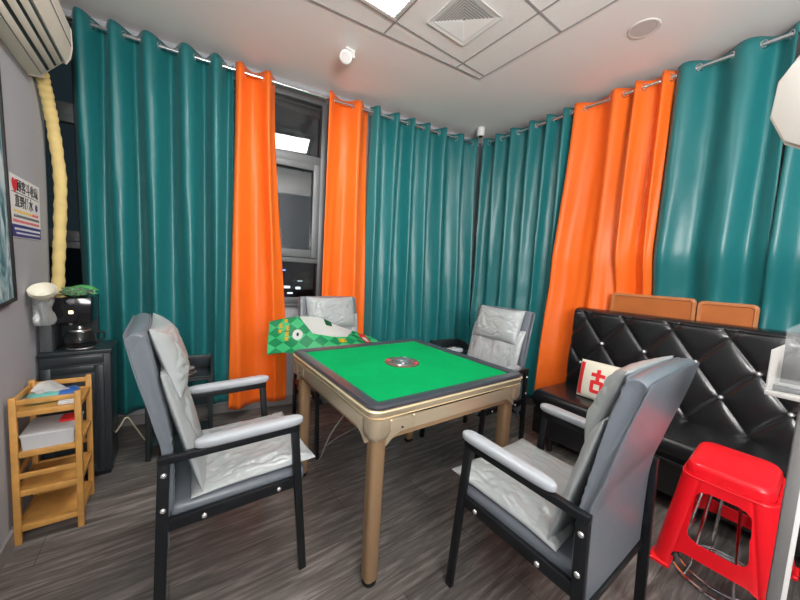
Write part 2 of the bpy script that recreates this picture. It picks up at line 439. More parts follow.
def curtain(label, p0, p1, nf, m, nrm, seed, zb=.10, amp=.05, shift=None, lean=(0, 0), bot=(0, 0), ztop=ZR+.045, phase=0., group=None, hw=.9):
    """p0->p1 along the rod; folds pass alternately before and behind it; bot = extra slide of the left and right edges at the hem"""
    p0 = Vector(p0); p1 = Vector(p1); d = p1-p0; L = d.length; dn = d/L
    rnd = random.Random(seed)
    ph = [rnd.uniform(-1, 1) for _ in range(8)]
    nu = max(40, int(nf*16)); nv = 60
    def warp(u, v):   # uneven fold spacing, the spacing drifting slowly down the curtain
        return u+(.045/nf**.5)*sin(2*pi*u*1.3+ph[0]*3+1.1*v)+(.10/nf)*v*sin(2*pi*u*2.1+ph[1]*3+1.5*v)*(1-abs(2*u-1)**4)
    def fn(i, j):
        u = i; v = j   # v 0 top, 1 bottom
        z = ztop+(zb-ztop)*v
        w_ = 2*pi*nf*warp(u, v)+phase
        a = amp*(1.-.25*v+.35*noise.noise(Vector((u*nf*.9+seed, v*1.2, 0))))
        s = sin(w_)+.12*sin(2*w_+ph[4]*3+v)
        off = a*s
        off += .028*v*sin(w_*.5+ph[2]*3)+.022*v*noise.noise(Vector((u*9+seed, v*2.5, 3)))
        off += .006*min(1, v*3)*sin(w_*2+4*v+ph[3]*3)+.004*noise.noise(Vector((u*L*14, z*7, seed)))
        lat = .012*cos(w_)*v
        e = bot[0]*(1-u)+bot[1]*u
        sm = v*v*(3-2*v)
        p = p0+dn*(u*L+lat+e*sm)+nrm*off
        if shift: p -= nrm*shift(z)
        zz = z-.012*v*(1-s)*.5 if v > .97 else z
        return Vector((p.x, p.y, zz))
    o = obj('curtain', sheet(fn, nu, nv), m, smooth=80)
    md = o.modifiers.new('thick', 'SOLIDIFY'); md.thickness = .0018
    tag(o, label, 'curtain', group)
    # eyelet rings where the cloth crosses the rod
    rings = []; prev = None
    N = 600
    for k in range(N+1):
        u = k/N; w0 = 2*pi*nf*warp(u, (ztop-ZR)/(ztop-zb))+phase; s = sin(w0)+.12*sin(2*w0+ph[4]*3)
        if prev is not None and (s > 0) != (prev > 0): rings.append((u, 1 if s > prev else -1))
        prev = s
    for u, sg in rings:
        P = p0+dn*(u*L); P.z = ZR
        ax = (dn*.80+nrm*(-.6)*sg).normalized()
        Mx = Vector((0, 0, 1)).rotation_difference(ax).to_matrix()
        obj('eyelet', torus(B(), P, .0225, .0045, Mx, 20, 6), m_chrome, o)
    return o
curtain('wide teal curtain left of the window, nearest the air conditioner', rp(-.50), rp(.405), 5., m_teal, NW, 3, zb=.15, amp=.062, bot=(.03, .02), phase=-.6)
curtain('orange curtain with its hem on the left side of the bare window', rp(.42), rp(.70), 1.5, m_orange, NW, 12, zb=.09, amp=.05, bot=(-.03, .16), phase=.5)
curtain('narrow orange curtain on the right side of the bare window', rp(1.115), rp(1.495), 1.5, m_orange, NW, 27, zb=.10, amp=.05, bot=(.0, .06), phase=1.2)
curtain('teal curtain on the window wall between orange curtain and room corner', rp(1.505), rp(2.755), 6.5, m_teal, NW, 31, zb=.10, amp=.055, bot=(.02, .09), phase=.2)
nS = Vector((-1, 0, 0))
def shS(z): t_ = min(1, max(0, (1.55-z)/.4)); return .095*t_*t_*(3-2*t_)
def shN(z): t_ = min(1, max(0, (2.3-z)/1.2)); return .075*t_
curtain('teal curtain on the sofa wall between the room corner and orange curtain', (2.81, 2.475, ZR), (2.81, 1.50, ZR), 5.5, m_teal, nS, 44, zb=.10, amp=.05, shift=shN, bot=(-.06, -.06), phase=.4)
curtain('wider left orange curtain on the sofa wall, hanging behind sofa end', (2.81, 1.49, ZR), (2.81, 1.075, ZR), 1.5, m_orange, nS, 58, zb=.12, amp=.048, shift=lambda z: shS(z)*.35, bot=(-.12, .03), phase=1.)
curtain('narrow right orange curtain on the sofa wall, behind the brown boards', (2.81, 1.07, ZR), (2.81, .835, ZR), 1.5, m_orange, nS, 61, zb=.12, amp=.04, shift=lambda z: shS(z)+.0, bot=(-.0, .0), phase=.3)
curtain('broad teal curtain on the sofa wall behind the brown boards', (2.81, .82, ZR), (2.81, .30, ZR), 2., m_teal, nS, 75, zb=.12, amp=.05, shift=shS, bot=(-.03, .02), phase=.2)
curtain('teal curtain at the far right of the sofa wall, beside the white fan', (2.81, .28, ZR), (2.81, -.60, ZR), 3.5, m_teal, nS, 83, zb=.12, amp=.05, shift=shS, bot=(-.02, .02), phase=.9)

# ------------------------------------------------------------------ mahjong table
TC = (1.07, 1.42, 0); HW = .47
t = thing('mahjong_table', 'square automatic mahjong table with green felt top and champagne gold body', 'table', TC)
bm = B(); R_ = .05
inner = .412
rings = [rsq(HW-.004, HW-.004, R_, .752), rsq(HW, HW, R_, .757), rsq(HW, HW, R_, .764), rsq(HW-.006, HW-.006, R_-.004, .770), rsq(HW-.03, HW-.03, .03, .7705), rsq(inner+.003, inner+.003, .006, .766), rsq(inner, inner, .004, .758)]
loft(bm, rings, True, True); obj('rim', bm, m_rim, t)
obj('felt', loft(B(), [rsq(inner+.001, inner+.001, .004, .756), rsq(inner+.001, inner+.001, .004, .7605)]), m_felt, t)
obj('trim_strip', loft(B(), [rsq(HW+.003, HW+.003, R_, .745), rsq(HW+.006, HW+.006, R_, .7485), rsq(HW+.003, HW+.003, R_, .752), rsq(HW-.01, HW-.01, R_, .7521)]), m_goldline, t)
obj('upper_band', loft(B(), [rsq(HW-.005, HW-.005, R_, .722), rsq(HW, HW, R_, .728), rsq(HW+.001, HW+.001, R_, .745)]), m_gold, t)
obj('trim_strip', loft(B(), [rsq(HW-.008, HW-.008, R_, .7165), rsq(HW-.001, HW-.001, R_, .7195), rsq(HW-.006, HW-.006, R_, .7222)]), m_goldline, t)
obj('machine_body', loft(B(), [rsq(.38, .38, .05, .60), rsq(.42, .42, .05, .64), rsq(.435, .435, .04, .655), rsq(.435, .435, .04, .690), rsq(.454, .454, .04, .692), rsq(.454, .454, .04, .7165)]), m_black2, t)
for k in range(4):
    M = Matrix.Rotation(k*pi/2, 4, 'Z')
    # apron with arched bottom
    bm = B(); n = 24; top = []; bot = []
    a0 = .40
    for i in range(n+1):
        x = -a0+2*a0*i/n; e = abs(x)/a0
        zb_ = .650-.045*max(0, (e-.80)/.2)**2
        bot.append((x, zb_)); top.append((x, .7145-.013*(1-e*e)))
    prism(bm, bot+top[::-1], 'y', -HW+.010, -HW+.034)
    bmesh.ops.transform(bm, matrix=M, verts=bm.verts)
    ap = obj('apron_panel', bm, m_gold, t, smooth=30)
    bm = B()
    for xa, xb in ((-.385, -.285), (-.275, .385)):
        loft(bm, [[(p[0]+(xa+xb)/2, -HW+.0105-p[2], .683+p[1]) for p in rsq((xb-xa)/2, .024, .006, 0)],
                  [(p[0]+(xa+xb)/2, -HW+.0105-p[2], .683+p[1]) for p in rsq((xb-xa)/2-.003, .021, .006, .004)]])
    bmesh.ops.transform(bm, matrix=M, verts=bm.verts); obj('drawer_front', bm, m_gold, ap)
    bm = B(); lathe(bm, [(.004, 0), (.004, .003)], 12, c=(-.33, -HW+.004, .668), M=Matrix.Rotation(pi/2, 4, 'X'))
    bmesh.ops.transform(bm, matrix=M, verts=bm.verts); obj('key_socket', bm, m_black2, ap)
    # lower rail
    bm = B(); low = []; hi = []
    for i in range(n+1):
        x = -a0+2*a0*i/n; e = abs(x)/a0
        low.append((x, .618-.03*max(0, (e-.85)/.15)**2)); hi.append((x, .6515-.044*max(0, (e-.80)/.2)**2))
    prism(bm, low+hi[::-1], 'y', -HW+.032, -HW+.050)
    bmesh.ops.transform(bm, matrix=M, verts=bm.verts); obj('lower_rail', bm, m_leg, t, smooth=30)
for sx in (-1, 1):
    for sy in (-1, 1):
        c = sx*(HW-.052), sy*(HW-.052)
        obj('corner_block', loft(B(), [rsq(.030, .030, .025, .622, 6, *c), rsq(.045, .045, .035, .640, 6, *c), rsq(.049, .049, .038, .655, 6, *c), rsq(.049, .049, .038, .7165, 6, *c)]), m_gold, t)
        c = sx*.408, sy*.405
        lg = obj('leg', loft(B(), [rsq(.027, .027, .018, .022, 6, *c), rsq(.0295, .0295, .02, .03, 6, *c), rsq(.033, .033, .022, .64, 6, *c)]), m_leg, t)
        obj('foot', lathe(B(), [(.026, 0), (.029, .004), (.029, .018), (.026, .0225)], 24, c=(*c, 0)), m_black2, lg)
# dice dial in the middle
dl = obj('control_dial', lathe(B(), [(.098, .7604), (.098, .7640), (.094, .7665), (.06, .7675), (.055, .7665)], 48), mat('bronze_dial', (.20, .13, .10), .35, .4), t)
obj('dial_ring', lathe(B(), [(.075, .7666), (.074, .7682), (.058, .7686), (.056, .7670)], 48, caps=False), m_steel, dl)
obj('dice_dome', lathe(B(), [(.045, .7664), (.043, .775), (.034, .783), (.02, .788), (.004, .789)], 32), mat('dice_dome_plastic', (.10, .14, .15), .08, coat=.6), dl)
for k in range(4):
    a = k*pi/2+pi/4
    obj('dial_button', lathe(B(), [(.012, .7664), (.011, .7705), (.002, .771)], 16, c=(.078*cos(a), .078*sin(a), 0)), m_red if k % 2 else m_white, dl)

# ------------------------------------------------------------------ reclining armchairs
def make_chair(label):
    t = thing('armchair', label, 'chair')
    W = .27
    for s in (-1, 1):
        obj('leg', bar(B(), (.457, s*W, 0), (.408, s*W, .632), .022, .030, .003, (1, 0, 0)), m_black, t)
        obj('leg', bar(B(), (-.030, s*W, 0), (-.012, s*W, .632), .022, .034, .003, (1, 0, 0)), m_black, t)
        ar = obj('arm_rail', bar(B(), (-.030, s*W, .620), (.425, s*W, .626), .024, .026, .003), m_black, t)
        # armrest pad
        bm = B(); rings = []
        n = 26
        for i in range(n+1):
            q = -1+2*i/n; u = sin(q*pi/2); x = .255+u*.185
            e = sqrt(max(0, 1-abs(u)**9)); hw = (.0265+.003*u)*e+.0005; hh = .0185*e**.6+.0005
            zc = .656+.004*u
            rings.append([(x, s*W+hw*math.copysign(abs(cos(a))**.7, cos(a)), zc+hh*math.copysign(abs(sin(a))**.7, sin(a))) for a in [2*pi*k/20 for k in range(20)]])
        loft(bm, rings); obj('armrest_pad', bm, m_lea3, t, smooth=70)
        obj('seat_rail', bar(B(), (-.025, s*(W-.003), .392), (.432, s*(W-.003), .398), .020, .042, .003), m_black, t)
        for (bx, bz) in ((-.013, .574), (-.015, .455), (.10, .392), (.35, .396)):
            M = Matrix.Rotation(-s*pi/2, 4, 'X')
            obj('bolt', lathe(B(), [(.009, 0), (.0088, .003), (.006, .006), (.001, .007)], 14, c=(bx, s*(W+.0105), bz), M=M), m_bolt, t)
    obj('cross_bar', bar(B(), (.43, -W+.01, .385), (.43, W-.01, .385), .022, .03), m_black, t)
    obj('cross_bar', bar(B(), (-.012, -W+.012, .30), (-.012, W-.012, .30), .018, .03), m_black, t)
    # seat base
    bm = B(); box(bm, (.0, -.245, .372), (.470, .245, .438), .026, 5); obj('seat_base', bm, m_lea2, t, smooth=60)
    # loose seat cushion, thin pointed corners
    M = Matrix.Translation((.285, 0, .452)) @ Matrix.Rotation(radians(-1), 4, 'Y')
    def shp(P, u, v):
        c = max(0, abs(u)*abs(v)-.5)
        return Vector((P.x*(1+.03*c), P.y*(1+.05*c), P.z+.010*max(0, u)**3))
    obj('seat_cushion', puff(.440, .490, .034, 80, 80, 3.6, 5, .009, 10, .0, shp, M, wst=(.8, 1.3)), m_lea, t, smooth=80)
    # backrest shell: profile in x,z lofted across y
    prof = [(-.014, .28), (-.016, .60), (-.045, .74), (-.108, 1.0), (-.106, 1.022), (-.088, 1.034), (-.062, 1.028), (-.048, 1.0), (.004, .72), (.016, .60), (.016, .45), (.0, .405), (-.004, .28)]
    P2 = [Vector((p[0], 0, p[1])) for p in prof]; cl = spline(P2+[P2[0]], 10)[:-1]
    rings = []
    cen = Vector((-.02, 0, .66))
    for y, k in ((-.246, .45), (-.250, .68), (-.250, .86), (-.243, .95), (-.230, .99), (-.20, 1.02), (-.1, 1.06), (.1, 1.06), (.20, 1.02), (.230, .99), (.243, .95), (.250, .86), (.250, .68), (.246, .45)):
        ring = []
        for p in cl:
            # shrink thickness towards the side edges
            zz = p.z; sp = -.015 if zz < .6 else -.015-(zz-.6)*.235
            mid = sp+.022
            taper = 1-.04*max(0, (zz-.6)/.4)
            gw = .0035*sin(zz*210+4*noise.noise(Vector((zz*9, y, 0))))*max(0, (k-.4))*(1 if abs(y) > .2 else 0)*(1 if p.x > mid and zz > .5 else 0)+.006*noise.noise(Vector((zz*5, y*6, 2)))*(zz > .62)
            ring.append(Vector((mid+(p.x-mid)*k+gw, y*taper, .66+(zz-.66)*(1-(1-k)*.12))))
        rings.append(ring)
    bm = loft(B(), rings); obj('backrest', bm, m_lea2, t, smooth=50)
    # back cushion
    tilt = radians(15.)
    M = Matrix.Translation((.040, 0, .672)) @ Matrix.Rotation(-tilt, 4, 'Y') @ Matrix(((0, 0, 1, 0), (1, 0, 0, 0), (0, 1, 0, 0), (0, 0, 0, 1)))
    obj('back_cushion', puff(.475, .46, .042, 80, 80, 3.4, 9, .009, 6, .0, None, M, wst=(1.7, .7)), m_lea, t, smooth=80)
    # head pillow
    M = Matrix.Translation((-.006, 0, .912)) @ Matrix.Rotation(-tilt-radians(4), 4, 'Y') @ Matrix(((0, 0, 1, 0), (1, 0, 0, 0), (0, 1, 0, 0), (0, 0, 0, 1)))
    def shp2(P, u, v):
        ex = max(0, abs(u)*abs(v)-.4)
        return Vector((P.x*(1-.03*ex), P.y*(1+.03*ex)-.004*cos(u*2.2), P.z))
    hp = obj('head_pillow', puff(.41, .255, .060, 96, 64, 2.9, 14, .008, 6, .003, shp2, M, wst=(.8, 1.5), flatback=.35), m_lea, t, smooth=80)
    return t
def place(first, loc, rz, label, proto):
    if first: proto.location = loc; proto.rotation_euler = (0, 0, rz); return proto
    return dup(proto, loc, rz, label)
ch = make_chair('grey leather armchair left of the table beside the bamboo shelf, facing right')
ch.location = (0, 1.494, 0); ch.rotation_euler = (0, 0, 0)
dup(ch, (1.205, .372, 0), pi/2, 'grey leather armchair in the right foreground, its back to the sofa and red stool')
dup(ch, (1.065, 2.385, 0), -pi/2, 'grey leather armchair in front of the window with a green mat across its arms')
dup(ch, (2.06, 1.545, 0), pi, 'grey leather armchair at the far right of the table near the room corner')

# ------------------------------------------------------------------ green printed mat over the far chair's arms
def matp(u, v, lift=0.):
    x = .50+.90*u
    zt = .872+.03*sin(pi*min(1, u/.6))-.16*max(0, u-.45)/.55
    yf = 2.07+.03*sin(u*7); yb = 2.31+.01*sin(u*9)
    zf = .692+.012*sin(u*11+1)-.0*u
    x2 = x+(1-u)*.07*v-.02*u*v
    z = zf+(zt-zf)*(v**1.1)+.008*sin(u*17+v*5)*v*(1-v)*4
    y = yf+(yb-yf)*v
    n = Vector((0, -.6, .8))
    return Vector((x2, y, z))+n*lift
bm = sheet(lambda a, b: matp(a, b), 60, 24, 0, uvs=True)
uvl = bm.loops.layers.uv.active
for f in bm.faces:
    for l in f.loops: l[uvl].uv = (l[uvl].uv[0]*.90, l[uvl].uv[1]*.34)
bmesh.ops.solidify(bm, geom=list(bm.faces), thickness=.004)
mt = tag(obj('table_cover_mat', bm, m_cover, smooth=60), 'green diamond-patterned mat lying across the far chair, over its arms', 'mat')
def decal(poly_fn, m, name, lift=.0035):
    bm = sheet(lambda a, b: matp(*poly_fn(a, b), lift), 12, 6, .001); return obj(name, bm, m, mt)
def quad(p):  # four uv corners: bl br tr tl
    return lambda a, b: tuple((p[0][i]*(1-a)+p[1][i]*a)*(1-b)+(p[3][i]*(1-a)+p[2][i]*a)*b for i in (0, 1))
decal(quad([(.36, .50), (.66, .46), (.80, .985), (.26, .985)]), m_wprint, 'white_panel')
decal(quad([(.49, .80), (.55, .80), (.56, .985), (.48, .985)]), m_gdark, 'bottle_print', .006)
decal(lambda a, b: (.235+.042*b*cos(2*pi*a), .50+.125*b*sin(2*pi*a)), m_wprint, 'round_emblem')
decal(lambda a, b: (.235+.010*b*cos(2*pi*a), .50+.045*b*sin(2*pi*a)), m_ink, 'emblem_mark', .006)
for (u, v, w_, h_) in ((.10, .80, .03, .09), (.145, .90, .03, .07), (.095, .66, .03, .07), (.155, .70, .03, .09), (.15, .56, .03, .08), (.145, .43, .03, .08), (.60, .34, .07, .10)):
    bm = B()
    for dv in (-.5, 0, .5):
        b2 = sheet(lambda a, b: matp(u+(a-.5)*w_, v+dv*h_+(b-.5)*h_*.28, .0035), 4, 2, .001)
        me = bpy.data.meshes.new('t'); b2.to_mesh(me); b2.free(); bm.from_mesh(me)
    b2 = sheet(lambda a, b: matp(u+(a-.5)*w_*.25, v+(b-.5)*h_*1.2, .0038), 2, 4, .001)
    me = bpy.data.meshes.new('t'); b2.to_mesh(me); b2.free(); bm.from_mesh(me)
    obj('yellow_lettering', bm, m_yel, mt)
decal(quad([(.83, .30), (.91, .28), (.92, .86), (.84, .88)]), m_cloth_r, 'red_tile_print')
decal(quad([(.85, .42), (.89, .41), (.895, .66), (.855, .68)]), m_wprint, 'tile_character', .006)

# ------------------------------------------------------------------ sofa
SX0, SX1 = 2.235, 2.79; SY0, SY1 = -.72, 1.30
t = thing('sofa', 'long armless black leather sofa with diamond-tufted back and crystal buttons', 'sofa', (2.5, .3, 0))
def sl(p): return Vector((p[0]-2.5, p[1]-.3, p[2]))
T_ = Matrix.Translation((-2.5, -.3, 0))
obj('seat_base', box(B(), (SX0+.02, SY0, .115), (SX1, SY1, .315), .012, 3, T_), m_sofa, t, smooth=50)
bm = B(); prof = [(SX1-.06, .32), (SX1-.06, .435), (SX0+.05, .447), (SX0+.012, .437), (SX0-.004, .41), (SX0-.004, .37), (SX0+.008, .33), (SX0+.03, .318)]
rings = []
for y, k in ((SY0, .9), (SY0+.012, .985), (SY0+.03, 1), (SY1-.03, 1), (SY1-.012, .985), (SY1, .9)):
    rings.append([sl((2.5+(x-2.5)*(1-(1-k)*.12), y, .38+(z-.38)*k)) for x, z in prof])
obj('seat_cushion', loft(bm, rings), m_sofa, t, smooth=50)
obj('piping', tube(B(), [sl((SX0-.002, y, .322)) for y in (SY0+.01, SY1-.01)], .006, 8), m_sofa, t)
obj('piping', tube(B(), [sl((SX0+.016, y, .438)) for y in (SY0+.02, SY1-.02)], .005, 8), m_sofa, t)
for x in (SX0+.08, SX1-.08):
    for y in (SY1-.12, SY0+.12):
        obj('leg', lathe(B(), [(.018, 0), (.026, .118)], 16, c=sl((x, y, 0))), m_black2, t)
# tufted back
def tuft(y, z):
    p = (y-1.05)/.27; q = (z-.812)/.36
    d1 = abs((p+q)-round(p+q)); d2 = abs((p-q)-round(p-q))
    g = (1-exp(-d1/.055))*(1-exp(-d2/.055))
    pil = (1-(1-min(1, d1*2))**2)*(1-(1-min(1, d2*2))**2)
    return g*.012+pil*.009
nu, nv = 330, 90
def backf(a, b):
    y = SY1-.005+(SY0+.005-SY1+.005)*a; 
    if b < .86:
        z = .435+(1.035-.435)*b/.86; x = 2.655+.035*(z-.44)/.6-tuft(y, z)+.018
        e = max(0, (z-1.0)/.035); x += .010*e*e*.6
    else:
        k = (b-.86)/.14; ang = k*pi/2; z = 1.035+.030*sin(ang); x = 2.70+.008+.06*(1-cos(ang))-tuft(y, 1.035)*(1-k)
    ed = min(a, 1-a)*(SY1-SY0); 
    if ed < .03: x += .035*(1-ed/.03)**2; z -= .012*(1-ed/.03)**2*(b > .8)
    return sl((x, y, z))
bm = B(); V = [[bm.verts.new(backf(i/nu, j/nv)) for i in range(nu+1)] for j in range(nv+1)]
for j in range(nv):
    for i in range(nu): bm.faces.new((V[j][i], V[j][i+1], V[j+1][i+1], V[j+1][i]))
# close to the rear
bk = [[bm.verts.new((SX1-2.5, v.co.y, v.co.z)) for v in V[j]] for j in (0, nv)]
for i in range(nu):
    bm.faces.new((V[nv][i], V[nv][i+1], bk[1][i+1], bk[1][i])); bm.faces.new((bk[0][i], bk[0][i+1], V[0][i+1], V[0][i])); bm.faces.new((bk[1][i], bk[1][i+1], bk[0][i+1], bk[0][i]))
for i in (0, nu):
    c0 = [V[j][i] for j in range(nv+1)]+[bk[1][i], bk[0][i]]
    bm.faces.new(c0)
back = obj('backrest', bm, m_sofa, t, smooth=60)
for r, (zz, off) in enumerate(((.812, 0), (.632, .135))):
    for k in range(-1, 8):
        y = 1.05+off-.27*k
        if SY0+.05 < y < SY1-.05:
            obj('button', lathe(B(), [(.0125, 0), (.013, .006), (.009, .013), (.002, .016)], 12, c=sl((2.671+.035*(zz-.44)/.6, y, zz)), M=Matrix.Rotation(-pi/2, 4, 'Y')), mat('crystal_button', (.85, .85, .88), .08, .7), back)

# cushion with the character
cM = Matrix.Translation((2.455, .862, .580)) @ Matrix.Rotation(radians(9), 4, 'Y') @ Matrix(((0, 0, -1, 0), (-1, 0, 0, 0), (0, 1, 0, 0), (0, 0, 0, 1)))
CW, CHt, CT = .44, .265, .05
def cz(x, y):
    u = min(.999, abs(x/(CW/2))); v = min(.999, abs(y/(CHt/2)))
    return CT*sqrt(1-u**2.6)*sqrt(1-v**2.6)
cu = obj('throw_cushion', puff(CW, CHt, CT, 40, 30, 2.6, 0, 0, M=cM, flatback=.7), m_cloth_w, smooth=80)
tag(cu, 'small cream throw cushion with a red character on the black sofa', 'cushion')
def stroke(pts, w, m, name='printed_character', n=10):
    bm = B()
    for pp in pts:
        P = [Vector((*p, 0)) for p in pp]; path = []
        for a, b in zip(P, P[1:]):
            for k in range(n): path.append(a.lerp(b, k/n))
        path.append(P[-1]); rows = []
        for i, p in enumerate(path):
            tdir = (path[min(i+1, len(path)-1)]-path[max(i-1, 0)]).normalized(); s = Vector((-tdir.y, tdir.x, 0))
            row = []
            for k in (-1, -.5, 0, .5, 1):
                q = p+s*w*k/2; row.append(bm.verts.new(cM @ Vector((q.x, q.y, cz(q.x, q.y)+.0025))))
            rows.append(row)
        for a, b in zip(rows, rows[1:]):
            for k in range(4): bm.faces.new((a[k], a[k+1], b[k+1], b[k]))
    return obj(name, bm, m, cu)
w_ = .025
stroke([[(-.125, .045), (-.035, .045)], [(-.08, .085), (-.08, -.005)], [(-.112, -.005), (-.048, -.005), (-.048, -.07), (-.112, -.07), (-.112, .004)],
        [(.012, .080), (.015, -.03), (-.005, -.085)], [(.012, .078), (.085, .078), (.085, -.085), (.065, -.075)], [(.012, .03), (.085, .03)], [(.012, -.018), (.085, -.018)]], w_, m_cloth_r)
for s in (-1, 1): stroke([[(s*.197, -.115), (s*.197, .115)]], .030, m_cloth_r, 'red_border', 24)

# brown boards behind the sofa
def board(y0, y1, zt, label, x):
    t = thing('wooden_board', label, 'board', (x, (y0+y1)/2, 0))
    hy = (y1-y0)/2; hz = (zt-.44)/2; zc = (zt+.44)/2
    def rr(hy, hz, r, x_): return [(x_, p[0], zc+p[1]) for p in rsq(hy, hz, r, 0)]
    z0 = .02
    bm = B(); loft(bm, [rr(hy-.018, hz-.018, .015, -.006), rr(hy-.018, hz-.018, .015, .008)]); obj('panel', bm, m_board, t)
    bm = B(); a = [rr(hy, hz, .03, -.010), rr(hy-.004, hz-.004, .028, -.014), rr(hy-.018, hz-.018, .018, -.014), rr(hy-.022, hz-.022, .016, -.006)]
    loft(bm, [rr(hy, hz, .03, .010)]+a, False, False); obj('rim', bm, m_boarde, t)
    for s in (-1, 1): obj('leg', box(B(), (-.008, s*(hy-.06)-.012, 0), (.008, s*(hy-.06)+.012, .45), .002), m_black2, t)
    return t
board(.565, 1.065, 1.205, 'left brown framed board standing behind the sofa back', 2.812)
board(.285, .558, 1.195, 'right brown framed board standing behind the sofa back', 2.812)

# ------------------------------------------------------------------ red stool over a chrome stool
t = thing('plastic_stool', 'red plastic stool in front of the sofa at the right edge', 'stool', (1.94, .195, .065)); t.rotation_euler = (0, -radians(8), 0)
ZB, ZT = .03, .515
def hwid(z): return .122+(ZT-z)/(ZT-ZB)*.070
bm = B()
loft(bm, [rsq(.127, .127, .045, ZT-.045), rsq(.124, .124, .045, ZT-.018), rsq(.117, .117, .045, ZT-.004), rsq(.108, .108, .04, ZT), rsq(.02, .02, .015, ZT-.002)], False, True)
obj('seat', bm, m_red, t, smooth=60)
bm = B(); n = 96; NR = 84
zs = [ZT-.045-(ZT-.045-ZB)*j/NR for j in range(NR+1)]
per = [(k, -1+2*i/n) for k in range(4) for i in range(n)]
def skp(k, s, z, ins=0):
    h = hwid(z)-ins; r = .045
    x = s*h; e = h-abs(x); y = -h
    if e < r:
        ang = (r-e)/r*pi/4; x = math.copysign(h-r+r*sin(ang), s); y = -(h-r+r*cos(ang))
    elif ins == 0:   # pressed groove around the face
        y += .004*exp(-((e-r-.012)/.006)**2)
    return Matrix.Rotation(k*pi/2, 3, 'Z') @ Vector((x, y, z))
V = [[bm.verts.new(skp(k, s, z)) for (k, s) in per] for z in zs]
def hole(x, z):
    # rounded window, then low arch
    dx = abs(x)-(.075+.10*(ZT-.10-z)*.5-.030); dz = abs(z-(ZB+.275))-(.105-.030)
    w1 = sqrt(max(dx, 0)**2+max(dz, 0)**2) < .030 and dx < .03 and dz < .03
    dx = abs(x)-(.125-.04); dz = (z-ZB)-(.095-.04)
    w2 = sqrt(max(dx, 0)**2+max(dz, 0)**2) < .04
    return w1 or w2
for j in range(NR):
    zc = (zs[j]+zs[j+1])/2
    for i in range(4*n):
        k, s_ = per[i]
        if hole((s_+1/n)*hwid(zc), zc): continue
        i2 = (i+1) % (4*n); bm.faces.new((V[j][i], V[j][i2], V[j+1][i2], V[j+1][i]))
bmesh.ops.delete(bm, geom=[v for v in bm.verts if not v.link_faces], context='VERTS')
for _ in range(8): bmesh.ops.smooth_vert(bm, verts=[v for v in bm.verts if v.is_boundary and v.co.z < ZT-.06 and v.co.z > ZB+.004], factor=.5, use_axis_x=True, use_axis_y=True, use_axis_z=True)
bmesh.ops.solidify(bm, geom=list(bm.faces), thickness=.004)
obj('legs_skirt', bm, m_red, t, smooth=50)
for k in range(4):
    M = Matrix.Rotation(k*pi/2, 4, 'Z')
    obj('foot', box(B(), (-.202, -.202, ZB-.004), (-.128, -.128, ZB+.014), .006, 3, M), m_red, t)
bm = B()
loft(bm, [[skp(k, s, ZT-.050, -.003) for (k, s) in per[::3]], [skp(k, s, ZT-.055, -.006) for (k, s) in per[::3]], [skp(k, s, ZT-.063, -.001) for (k, s) in per[::3]]], False, False)
obj('ridge', bm, m_red, t)

t = thing('chrome_stool', 'chrome wire stool with a ring foot standing under the red stool', 'stool', (1.975, .195, 0))
obj('foot_ring', torus(B(), (0, 0, .009), .165, .009, n=48), m_chrome, t)
obj('foot_ring', torus(B(), (0, 0, .035), .145, .006, n=48), m_chrome, t)
obj('seat_ring', torus(B(), (0, 0, .455), .085, .007, n=40), m_chrome, t)
obj('seat_plate', lathe(B(), [(.085, .452), (.088, .458), (.085, .466), (.01, .468)], 32), m_black2, t)
for k in range(6):
    a = k*pi/3+.4
    obj('leg', tube(B(), [(.160*cos(a), .160*sin(a), .012), (.138*cos(a), .138*sin(a), .06), (.09*cos(a), .09*sin(a), .40), (.084*cos(a), .084*sin(a), .455)], .006, 8), m_chrome, t)

# ------------------------------------------------------------------ right foreground: grey post with clear tray, white fan
def ray(px, py, d):
    v = CF+CR*((px-400)/FPX)-CU*((py-300)/FPX)
    return Vector((0, 0, CZ))+v*d
FPX = 321.9; CZ = 1.268; PITCH = .087; ROLL = .058; YAW = .628
cp, sp_ = cos(PITCH), sin(PITCH)
CF = Vector((sin(YAW)*cp, cos(YAW)*cp, -sp_)); r0 = Vector((cos(YAW), -sin(YAW), 0)); u0 = r0.cross(CF)
CR = r0*cos(ROLL)+u0*sin(ROLL); CU = u0*cos(ROLL)-r0*sin(ROLL)
t = thing('tray_stand', 'grey metal floor post carrying a clear plastic tray at the right edge', 'stand', (1.198, .026, 0), radians(8))
obj('post', box(B(), (-.004, -.010, .012), (.008, .012, ray(765.6, 393, .73).z-.001), .003, 2), m_greypost, t)
obj('base_plate', box(B(), (-.04, -.14, 0), (.12, .10, .012), .004), m_greypost, t)
O_ = ray(765.6, 393, .73); v2_ = CF+CR*((779-400)/FPX)-CU*((383-300)/FPX); P2_ = Vector((0, 0, CZ))+v2_*((O_.z-CZ)/v2_.z)
v_ = CF+CR*((800-400)/FPX)-CU*((401-300)/FPX); Q_ = Vector((0, 0, CZ))+v_*((O_.z-CZ)/v_.z)
e2 = (P2_-O_).normalized(); e1 = Vector((e2.y, -e2.x, 0))
Mw = Matrix(((e1.x, e2.x, 0, O_.x), (e1.y, e2.y, 0, O_.y), (0, 0, 1, O_.z), (0, 0, 0, 1)))
Mi = t.matrix_basis.inverted() @ Mw
ty = obj('tray', box(B(), (0, 0, 0), (.16, .155, .004), .001, 2, Mi), m_acrl, t)
obj('tray_edge', box(B(), (-.002, -.003, -.003), (.16, .001, .007), .002, 2, Mi), m_acrl, ty)
obj('tray_wall', box(B(), (-.002, .001, .004), (.001, .155, .100), .001, 2, Mi), m_frost, ty)
obj('tray_front', box(B(), (.001, -.002, .007), (.16, .0, .040), .0005, 2, Mi), m_haze, ty)
